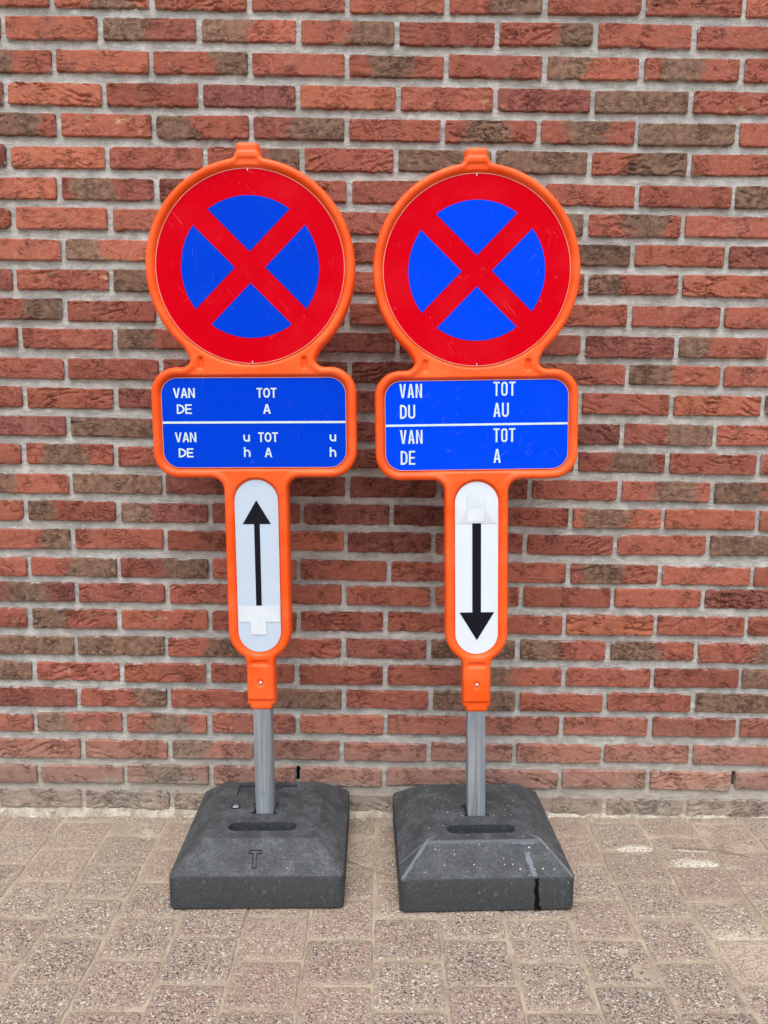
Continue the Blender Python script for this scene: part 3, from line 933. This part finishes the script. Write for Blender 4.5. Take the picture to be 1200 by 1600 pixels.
def slab(name, pts, y0, y1, bevel=0.0):
    """flat panel with the outline pts (x, z), front at y0, back at y1"""
    bm = bmesh.new()
    a = [bm.verts.new((x, y0, z)) for x, z in pts]
    bm.faces.new(a)
    r = bmesh.ops.extrude_face_region(bm, geom=bm.faces[:])
    for g in r['geom']:
        if isinstance(g, bmesh.types.BMVert): g.co.y = y1
    bmesh.ops.recalc_face_normals(bm, faces=bm.faces[:])
    return from_bm(bm, name)
def circle_pts(r, cz, n=128, cx=0): return [(cx + r * math.cos(2 * math.pi * i / n), cz + r * math.sin(2 * math.pi * i / n)) for i in range(n)]
def rbox_pts(cx, cz, hx, hz, r, n=14):
    p = []
    for k, (sx, sz) in enumerate(((1, 1), (-1, 1), (-1, -1), (1, -1))):
        for i in range(n + 1):
            a = math.pi / 2 * (k + i / n)
            p.append((cx + sx * (hx - r) + r * math.cos(a), cz + sz * (hz - r) + r * math.sin(a)))
    return p
YP = -.0190                         # front of the panels
DISC = slab('disc', circle_pts(DISC_R, DISC_Z), YP, YP + .0025)
BOXP = slab('time_panel', rbox_pts(0, BOX_Z, BOX_HX, BOX_HZ, BOX_R), YP, YP + .0025)
ARRP = slab('arrow_panel', rbox_pts(0, ARR_Z, ARR_HX, ARR_HZ, ARR_HX - .0002, 24), YP, YP + .0025)
def ring_mesh(outer, inner, y):
    n = len(outer)
    v = [(x, y, z) for x, z in outer] + [(x, y, z) for x, z in inner]
    f = [(i, (i + 1) % n, n + (i + 1) % n, n + i) for i in range(n)]
    return mesh_py('lit_edge', v, f)
def segment_mesh(k, r, g):
    """quarter of the inner disc between two bars; k = 0 right, 1 top, 2 left, 3 bottom"""
    # in the quarter's own axes (pointing along +u): bars at +-45 degrees, apex at u = g * sqrt 2
    ap = g * math.sqrt(2)
    lim = math.acos(g / r) - math.pi / 4
    lim = math.pi / 4 - math.asin(g / r)
    pts = [(ap, 0)] + [(r * math.cos(t), r * math.sin(t)) for t in np.linspace(-lim, lim, 40)]
    c, s = [(1, 0), (0, 1), (-1, 0), (0, -1)][k]
    return [(c * u - s * v, DISC_Z + s * u + c * v) for u, v in pts]
def flat(name, pts, y):
    bm = bmesh.new()
    f = bm.faces.new([bm.verts.new((x, y, z)) for x, z in pts])
    bm.normal_update()
    if f.normal.y > 0: f.normal_flip()
    return from_bm(bm, name)

# letters as outlines in a unit cell (x 0..1, z 0..1); s = stroke as share of the width, b = of the height
def strip(path, w, closed=False):
    """stroke of width w along a path, mitred; returns outline quads"""
    P = [Vector(p) for p in path]; n = len(P); L, Rr = [], []
    for i in range(n):
        a = P[i - 1] if (i > 0 or closed) else None
        c = P[(i + 1) % n] if (i < n - 1 or closed) else None
        d1 = (P[i] - a).normalized() if a is not None else None
        d2 = (c - P[i]).normalized() if c is not None else None
        d1 = d1 or d2; d2 = d2 or d1
        n1 = Vector((-d1.y, d1.x)); n2 = Vector((-d2.y, d2.x))
        m = (n1 + n2).normalized(); k = w / 2 / max(.35, m.dot(n1))
        L.append(P[i] + m * k); Rr.append(P[i] - m * k)
    out = []
    for i in range(n if closed else n - 1):
        j = (i + 1) % n
        out.append([L[i], L[j], Rr[j], Rr[i]])
    return out
def arc(cx, cz, rx, rz, a0, a1, n=12):
    return [(cx + rx * math.cos(R(a0 + (a1 - a0) * i / n)), cz + rz * math.sin(R(a0 + (a1 - a0) * i / n))) for i in range(n + 1)]
def glyph(ch, w, h, s, boxy):
    """polygons of one letter, real sizes: width w, height h, stroke s"""
    if ch == 'V':
        k = s * 1.12
        return [[(0, h), (k, h), (w / 2, s * 1.5), (w - k, h), (w, h), (w / 2 + k * .52, 0), (w / 2 - k * .52, 0)]]
    if ch == 'A':
        k = s * 1.12; zb = h * .24
        inner = lambda z: k + (w / 2 - k) * z / (h - s * 1.5)
        return [[(0, 0), (k, 0), (w / 2, h - s * 1.5), (w - k, 0), (w, 0), (w / 2 + k * .52, h), (w / 2 - k * .52, h)],
                [(inner(zb), zb), (w - inner(zb), zb), (w - inner(zb + s * .85), zb + s * .85), (inner(zb + s * .85), zb + s * .85)]]
    if ch == 'N':
        k = s * 1.05
        return [[(0, 0), (0, h), (k, h), (w - s, s * 1.55), (w - s, h), (w, h), (w, 0), (w - k, 0), (s, h - s * 1.55), (s, 0)]]
    if ch == 'E':
        m0, m1 = h * .5 - s * .42, h * .5 + s * .46
        return [[(0, 0), (0, h), (w, h), (w, h - s * .9), (s, h - s * .9), (s, m1), (w * .92, m1), (w * .92, m0), (s, m0), (s, s * .9), (w, s * .9), (w, 0)]]
    if ch == 'T':
        return [[(0, h), (w, h), (w, h - s * .9), (w / 2 + s / 2, h - s * .9), (w / 2 + s / 2, 0), (w / 2 - s / 2, 0), (w / 2 - s / 2, h - s * .9), (0, h - s * .9)]]
    q = s / 2
    if ch == 'O':
        rx = w / 2 - q; rz = min(h / 2 - q, rx * (1.0 if boxy else 1.45))
        p = arc(w / 2, h - q - rz, rx, rz, 0, 180, 16) + arc(w / 2, q + rz, rx, rz, 180, 360, 16)
        return strip(p if boxy else p, s, True)
    if ch == 'D':
        rx = (w - s) * (.75 if boxy else .95); rz = min(h / 2 - q, rx)
        p = [(q, q), (w - q - rx, q)] + arc(w - q - rx, q + rz, rx, rz, -90, 0, 10)[1:] + arc(w - q - rx, h - q - rz, rx, rz, 0, 90, 10) + [(q, h - q)]
        return strip(p, s, True)
    if ch == 'U':
        r_ = w / 2 - q
        return strip([(q, h)] + arc(w / 2, q + r_, r_, r_, 180, 360, 14) + [(w - q, h)], s)
    if ch == 'u':
        r_ = w / 2 - q
        return strip([(q, h)] + arc(w / 2, q + r_, r_, r_ , 180, 340, 12), s) + [[(w - s, 0), (w - s, h), (w, h), (w, 0)]]
    if ch == 'h':
        r_ = w / 2 - q; xh = h * .74
        return [[(0, 0), (0, h), (s, h), (s, 0)]] + strip(arc(w / 2, xh - q - r_, r_, r_, 150, 0, 12) + [(w - q, 0)], s)
def word_mesh(text, x0, z1, x1, z0, s, boxy, gap):
    h = z1 - z0; W = x1 - x0
    rel = {'V': 1.06, 'A': 1.06, 'N': 1.0, 'D': 1.0, 'E': .86, 'T': .95, 'O': 1.08, 'U': 1.0, 'u': 1, 'h': 1}
    if boxy: rel.update({'O': .95, 'D': .95, 'E': .88, 'V': 1.02, 'A': 1.02})
    tot = sum(rel[c] for c in text)
    unit = (W - gap * (len(text) - 1)) / tot
    bm = bmesh.new(); x = x0
    for c in text:
        w = unit * rel[c]
        lay = 0
        for poly in glyph(c, w, h, s, boxy):
            if c in 'uhA' and len(poly) == 4 and isinstance(poly[0], tuple): lay = .0002
            f = bm.faces.new([bm.verts.new((x + p[0], YP - .0006 - lay, z0 + p[1])) for p in poly])
            lay = 0
        x += w + gap
    bm.normal_update()
    for f in bm.faces:
        if f.normal.y > 0: f.normal_flip()
    bmesh.ops.triangulate(bm, faces=bm.faces[:])
    return from_bm(bm, 'lettering')

def base_mesh(name, soft, embossed, po):
    """square rubber foot: upright sides, chamfered shoulders, hand slot and post socket"""
    H0, H1, W0, W1 = .0745, .1250, .1825, .1245
    bm = bmesh.new()
    def ring(hw, z, r, n=5):
        return [bm.verts.new((x, y, z)) for x, y in rbox_pts(0, 0, hw, hw, r, n)]
    prof = [(W0 - .003, 0, .012), (W0, .004, .013), (W0 + .0005, H0 - .004, .014), (W0 - .0012, H0, .014)]
    if soft:
        for k in range(1, 9):
            t_ = k / 8
            w = W0 - .0012 + (W1 - W0) * t_
            z = H0 + (H1 - H0) * (t_ + .02 * math.sin(t_ * math.pi))
            prof.append((w, min(z, H1 - .0008 * (8 - k)), .013 - .001 * t_))
        prof.append((W1 - .007, H1 + .0012, .012))
    else:
        prof += [(W1 + .003, H1 - .003, .011), (W1 - .002, H1, .010)]
    rings = [ring(*p) for p in prof]
    for a, b in zip(rings, rings[1:]):
        n = len(a)
        for i in range(n): bm.faces.new((a[i], a[(i + 1) % n], b[(i + 1) % n], b[i]))
    bm.faces.new(rings[-1]); bm.faces.new(rings[0][::-1])
    bmesh.ops.recalc_face_normals(bm, faces=bm.faces[:])
    me = from_bm(bm, name)
    o = link(name, me)
    cutters = []
    def cutter(pts, z0, z1):
        b = bmesh.new()
        a = [b.verts.new((x, y, z0)) for x, y in pts]; f = b.faces.new(a)
        r = bmesh.ops.extrude_face_region(b, geom=[f])
        for g in r['geom']:
            if isinstance(g, bmesh.types.BMVert): g.co.z = z1
        bmesh.ops.recalc_face_normals(b, faces=b.faces[:])
        c = link('cutter', from_bm(b, 'cutter')); cutters.append(c)
        m = o.modifiers.new('cut', 'BOOLEAN'); m.operation = 'DIFFERENCE'; m.object = c; m.solver = 'EXACT'
    cutter(rbox_pts(0, -.0800, .0745, .0170, .0168, 10), H1 - .034, H1 + .03)
    cutter(rbox_pts(po[0], po[1], .0235, .0235, .002, 2), H1 - .06, H1 + .03)
    for sx in (-1, 1):
        for sy in (-1, 1):
            cutter(rbox_pts(po[0] + sx * .0245, po[1] + sy * .0185, .0050, .0045, .0015, 2), H1 - .05, H1 + .031)
    if embossed:
        cutter(rbox_pts(-.012, .0830, .070, .025, .002, 2), H1 - .0055, H1 + .032)
    dg = bpy.context.evaluated_depsgraph_get()
    new = bpy.data.meshes.new_from_object(o.evaluated_get(dg))
    for c in cutters: bpy.data.objects.remove(c)
    bpy.data.objects.remove(o)
    bm = bmesh.new(); bm.from_mesh(new)
    me = from_bm(bm, name, True, 24)
    return me

def build_sign(side, label, loc, yaw, post_off, tilt, words, arrow_up, blue, rubber, dz, lean):
    root = link('parking_sign', None)
    root.location = loc; root.empty_display_size = .15
    tag(root, label, 'road sign', 'parking signs standing against the wall')
    # the foot lies on the sloping pavement
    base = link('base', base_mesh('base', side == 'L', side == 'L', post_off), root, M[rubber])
    base.rotation_euler = (0, -math.atan(SLOPE), yaw)
    def up(name, mesh, mat, parent=None):
        o = link(name, mesh, parent or root, mat)
        if parent is None:
            o.location = (post_off[0], post_off[1], .125 + dz); o.rotation_euler = (lean, tilt, 0)
        return o
    # square post
    bm = bmesh.new()
    pts = rbox_pts(0, 0, .0202, .0202, .0055 if side == 'L' else .0035, 4)
    lo = [bm.verts.new((x, y, -.048)) for x, y in pts]; hi = [bm.verts.new((x, y, .262)) for x, y in pts]
    n = len(lo)
    for i in range(n): bm.faces.new((lo[i], lo[(i + 1) % n], hi[(i + 1) % n], hi[i]))
    bm.faces.new(hi); bm.faces.new(lo[::-1])
    bmesh.ops.recalc_face_normals(bm, faces=bm.faces[:])
    post = up('post', from_bm(bm, 'post', True, 40), M['galv'])
    if side == 'R':
        w = link('weld_seam', box_mesh('weld_seam', -.0008, .0012, -.0210, -.0202, -.03, .246), post, M['rivet'])
    fr = up('frame', FRAME, None)
    # rivet
    bm = bmesh.new()
    bmesh.ops.create_uvsphere(bm, u_segments=14, v_segments=8, radius=.0045)
    for v_ in bm.verts: v_.co = Vector((v_.co.x, v_.co.y * .6 - .0245, v_.co.z + .3085))
    link('rivet', from_bm(bm, 'rivet', True), fr, M['rivet'])
    # round no-stopping panel
    disc = up('round_panel', DISC.copy(), M['red'])
    link('lit_edge', ring_mesh(circle_pts(DISC_R, DISC_Z), circle_pts(DISC_R - .0014, DISC_Z), YP - .0005), disc, M['edge'])  # pink ring painted on as the lit edge of the disc's pocket
    for k in range(4):
        link('blue_segment', flat('blue_segment', segment_mesh(k, .1425, .0221), YP - .0005), disc, M[blue])
    for sz in (1, -1):
        link('register_mark', flat('register_mark', rbox_pts(0, DISC_Z + sz * (DISC_R - .0035), .0007, .0026, .0003, 2), YP - .0009), disc, M['letter'])
    # time panel
    box = up('time_panel', BOXP.copy(), M[blue])
    o_, i_ = rbox_pts(0, BOX_Z, BOX_HX, BOX_HZ, BOX_R), rbox_pts(0, BOX_Z, BOX_HX - .0013, BOX_HZ - .0013, BOX_R - .0013)
    link('lit_edge', ring_mesh(o_, i_, YP - .0005), box, M['edge'])  # lit edge of the time panel, likewise put in as colour
    link('divider_line', flat('divider_line', [(-.1938, .8800), (.1938, .8800), (.1938, .8845), (-.1938, .8845)], YP - .0006), box, M['letter'])
    boxy = side == 'R'
    drop = .002 if side == 'R' else 0
    for text, x0, z1, x1, z0 in words:
        z0 -= drop; z1 -= drop
        st = .0038 if boxy else .0034
        link('lettering', word_mesh(text, x0, z1, x1, z0, st, boxy, .0032 if boxy else .0014), box, M['letter'])
    # arrow panel
    arr = up('arrow_panel', ARRP.copy(), M['white' if side == 'L' else 'white_b'])
    y = YP - .0006
    if arrow_up:
        shape = [(-.0060, .4770), (.0062, .4770), (.0062, .6640), (.0305, .6640), (.0000, .7160), (-.0305, .6640), (-.0060, .6640)]
        bands = [(.0000, .4650, .0452, .0180, YP - .0010), (-.0020, .4330, .0172, .0150, YP - .0014)]
    else:
        shape = [(-.0095, .6730), (.0095, .6730), (.0095, .4745), (.0385, .4745), (.0005, .4115), (-.0375, .4745), (-.0095, .4745)]
        bands = [(.0000, .6905, .0440, .0183, YP - .0010), (-.0020, .7060, .0176, .0300, YP - .0017)]
        link('faded_arrow', flat('faded_arrow', [(-.0365, .6735), (.0365, .6735), (0, .7345)], YP - .0012), arr, M['ghost'])
    if not arrow_up:
        link('faded_arrow', flat('faded_arrow', [(-.0165, .7050), (.0135, .7050), (-.001, .7335)], YP - .0020), arr, M['ghost_b'])
    link('arrow', flat('arrow', [(x_, z_ - drop) for x_, z_ in shape], y), arr, M['black'])
    for cx, cz, hx, hz, yy in bands:
        link('tape', slab('tape', rbox_pts(cx, cz - drop, hx, hz, .0004, 2), yy, yy + .00025), arr, M['tape'])
    return root, base

LW = [('VAN', -.1696, .9545, -.1236, .9338), ('DE', -.1628, .9206, -.1311, .9004), ('TOT', .0067, .9542, .0490, .9336), ('A', .0195, .9203, .0360, .9001),
      ('VAN', -.1693, .8614, -.1238, .8408), ('DE', -.1625, .8278, -.1312, .8084), ('u', -.0238, .8560, -.0098, .8415), ('h', -.0233, .8298, -.0096, .8090),
      ('TOT', .0075, .8610, .0499, .8405), ('A', .0207, .8283, .0370, .8083), ('u', .1597, .8560, .1734, .8415), ('h', .1595, .8292, .1732, .8087)]
RW = [('VAN', -.1639, .9716, -.1160, .9424), ('DU', -.1631, .9278, -.1309, .8985), ('TOT', .0353, .9735, .0821, .9440), ('AU', .0355, .9293, .0682, .8996),
      ('VAN', -.1637, .8743, -.1157, .8453), ('DE', -.1628, .8302, -.1317, .8006), ('TOT', .0356, .8755, .0822, .8463), ('A', .0360, .8316, .0514, .8020)]
def gz(x): return SLOPE * x
BL, BR_ = (-.2950, -.1915), (.1835, -.1960)
sign_a, base_a = build_sign('L', 'orange no-stopping sign with black arrow pointing up, on black base embossed T',
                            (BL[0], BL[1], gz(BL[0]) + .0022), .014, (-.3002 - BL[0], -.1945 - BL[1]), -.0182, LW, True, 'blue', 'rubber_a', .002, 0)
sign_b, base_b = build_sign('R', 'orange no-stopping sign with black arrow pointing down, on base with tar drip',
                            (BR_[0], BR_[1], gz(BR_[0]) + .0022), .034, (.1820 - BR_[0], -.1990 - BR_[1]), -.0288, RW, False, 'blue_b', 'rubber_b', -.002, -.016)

# embossed T, bolt head and mould mark on the left base
def on_shoulder(x, t_):
    """point on the front shoulder of the base, t_ = 0 at its foot, 1 at the plateau"""
    return x, -(.1813 - .0580 * t_), .0745 + .0505 * (t_ + .02 * math.sin(t_ * math.pi))
tx = -.006
Tout = [(-.0130, .66), (.0130, .66), (.0130, .57), (.0042, .57), (.0042, .20), (-.0042, .20), (-.0042, .57), (-.0130, .57)]
bm = bmesh.new()
sc_ = .0756
for poly in strip([(x + tx, z * sc_) for x, z in Tout], .0015, True):
    pts3 = [Vector(on_shoulder(p.x, p.y / sc_)) for p in poly]
    nrm = Vector((0, -.67, .74))
    lo = [bm.verts.new(q_ - nrm * .002) for q_ in pts3]; hi = [bm.verts.new(q_ + nrm * .0026) for q_ in pts3]
    bm.faces.new(hi)
    for i in range(4): bm.faces.new((lo[i], lo[(i + 1) % 4], hi[(i + 1) % 4], hi[i]))
bmesh.ops.recalc_face_normals(bm, faces=bm.faces[:])
link('embossed_letter', from_bm(bm, 'embossed_letter'), base_a, M['groove_shade'])  # darker colour stands in for the shade in the letter's grooved outline
def lathe(name, prof, n, loc, parent, mat):
    v = []; f = []
    for r_, z_ in prof:
        v += [(loc[0] + r_ * math.cos(2 * math.pi * i / n), loc[1] + r_ * math.sin(2 * math.pi * i / n), loc[2] + z_) for i in range(n)]
    for k in range(len(prof) - 1):
        f += [(k * n + i, k * n + (i + 1) % n, (k + 1) * n + (i + 1) % n, (k + 1) * n + i) for i in range(n)]
    f.append(tuple(range((len(prof) - 1) * n, len(prof) * n)))
    return link(name, mesh_py(name, v, f, True), parent, mat)
lathe('washer', [(.0105, -.001), (.0105, .0012), (.0085, .0018), (.0082, .0006)], 20, (-.0735, .004, .126), base_a, M['tar'])
lathe('bolt_head', [(.0078, -.001), (.0074, .0018), (.0055, .0034), (.002, .0042)], 16, (-.0735, .004, .126), base_a, M['galv'])
lathe('bolt_head', [(.005, -.001), (.0046, .0015), (.0028, .0024), (.001, .0027)], 14, (-.086, -.052, .126), base_a, M['rubber_a'])

# tar drip and scuffed strip on the right base: thin ragged sheets following its surface
def ragged(name, pts, w, to3, nrm, parent, mat, seed):
    n = len(pts); v = []; f = []
    for i, p in enumerate(pts):
        a = w * (1 + .45 * float(noise2(i * .55, seed, 3))) / 2; b = w * (1 + .45 * float(noise2(i * .55, seed + 5, 3))) / 2
        v += [tuple(Vector(to3(p[0] - a, p[1])) + nrm), tuple(Vector(to3(p[0] + b, p[1])) + nrm)]
    f = [(2 * i, 2 * i + 1, 2 * i + 3, 2 * i + 2) for i in range(n - 1)]
    return link(name, mesh_py(name, v, f), parent, mat)
face = lambda x, z: (x, -.1830, z)
drip = [(.1010 + .0009 * math.sin(k * .9) + .0002 * k, .0735 - k * .0050) for k in range(15)]
ragged('tar_drip', drip, .0088, face, Vector((0, -.0007, 0)), base_b, M['tar'], 2)
ragged('tar_drip', [(.1075 + .0008 * k, .012 - k * .002) for k in range(6)], .006, face, Vector((0, -.0010, 0)), base_b, M['tar'], 7)
def shoulder_b(x, t_): return x, -(.1813 - .0540 * t_), .0745 + .0480 * t_
strip_n = Vector((0, -.0006, .0007))
ragged('scuffed_strip', [(.0975 - .010 * (k / 9), .02 + k * .075) for k in range(10)], .0115, shoulder_b, strip_n, base_b, M['scuff'], 4)
bm_pts = [(.058 + .050 * k / 9, .955) for k in range(10)]
v = []; f = []
for i in range(10):
    a = .012 + .006 * float(noise2(i * .7, 2.2, 3))
    for tt in (.98, .98 - a * 6):
        v.append(tuple(Vector(shoulder_b(bm_pts[i][0], tt)) + strip_n * 1.4))
f = [(2 * i, 2 * i + 2, 2 * i + 3, 2 * i + 1) for i in range(9)]
link('scuffed_strip', mesh_py('scuffed_strip', v, f), base_b, M['scuff'])

# ------------------------------------------------------------------ litter on the paving
def stem(name, pts, r0, r1, mat, parent=None):
    n = 6; v = []; f = []
    P = [Vector(p) for p in pts]
    for i, p in enumerate(P):
        d = (P[min(i + 1, len(P) - 1)] - P[max(i - 1, 0)]).normalized()
        a = d.cross(Vector((0, 0, 1))).normalized(); b = a.cross(d)
        rr = r0 + (r1 - r0) * i / (len(P) - 1)
        v += [tuple(p + a * rr * math.cos(2 * math.pi * k / n) + b * rr * math.sin(2 * math.pi * k / n)) for k in range(n)]
    for i in range(len(P) - 1):
        f += [(i * n + k, i * n + (k + 1) % n, (i + 1) * n + (k + 1) % n, (i + 1) * n + k) for k in range(n)]
    f.append(tuple(range(n))[::-1]); f.append(tuple(range((len(P) - 1) * n, len(P) * n)))
    return link(name, mesh_py(name, v, f, True), parent, mat)
def gp(x, y, h=.004): return (x, y, gz(x) + h)
o = stem('straw', [gp(-.112, -.202, .003), gp(-.085, -.213, .004), gp(-.060, -.232, .005), gp(-.030, -.250, .004), gp(-.003, -.256, .003)], .0011, .0007, M['straw'])
tag(o, 'pale bent straw lying on the paving between the two bases', 'straw')
tw = link('twig', None); tw.empty_display_size = .05
tag(tw, 'dry forked brown twig lying near the white spill by the wall', 'twig')
tw.location = gp(.745, -.150, 0)
for nm, pts, r0, r1 in (('stem', [(-.085, .006, .004), (-.03, .001, .006), (.02, -.004, .007), (.055, -.012, .004)], .0019, .0010),
                        ('side_shoot', [(.03, -.006, .007), (.045, .02, .016), (.060, .045, .020)], .0012, .0005),
                        ('side_shoot', [(.0, -.002, .006), (.05, .012, .012), (.10, .030, .016)], .0010, .0004),
                        ('side_shoot', [(.02, -.005, .006), (.06, -.020, .005), (.085, -.03, .003)], .0012, .0006)):
    stem(nm, pts, r0, r1, M['twig'], tw)
o = stem('straw', [gp(-.445, -.245, .0035), gp(-.42, -.243, .0045), gp(-.375, -.246, .003)], .0016, .0010, M['twig'])
tag(o, 'short brown stalk lying in a paving joint left of the arrow-up sign', 'stalk')

# grit and mortar crumbs swept along the foot of the wall
gv, gf = [], []
for k in range(420):
    near = rng.random() < .6
    x = rng.uniform(-1.05, 1.0); y = -abs(rng.gauss(0, .03)) - .012 if near else rng.uniform(-.75, -.05)
    if (abs(x + .295) < .20 or abs(x - .184) < .20) and y > -.40: continue
    s = rng.uniform(.0009, .0024) * (1.25 if near else .85)
    n0 = len(gv); zz = gz(x) + s * .45
    for d in ((1, 0, 0), (-1, 0, 0), (0, 1, 0), (0, -1, 0), (0, 0, 1), (0, 0, -1)):
        q = s * rng.uniform(.6, 1.3)
        gv.append((x + d[0] * q + rng.uniform(-.3, .3) * s, y + d[1] * q + rng.uniform(-.3, .3) * s, zz + d[2] * q * .7))
    gf += [(n0 + i, n0 + j, n0 + m_) for i, j, m_ in ((0, 2, 4), (2, 1, 4), (1, 3, 4), (3, 0, 4), (2, 0, 5), (1, 2, 5), (3, 1, 5), (0, 3, 5))]
grit = link('grit', mesh_py('grit', gv, gf), None, M['crumb'])
tag(grit, 'pale grit and mortar crumbs scattered over the paving by the wall', 'grit', kind='stuff')
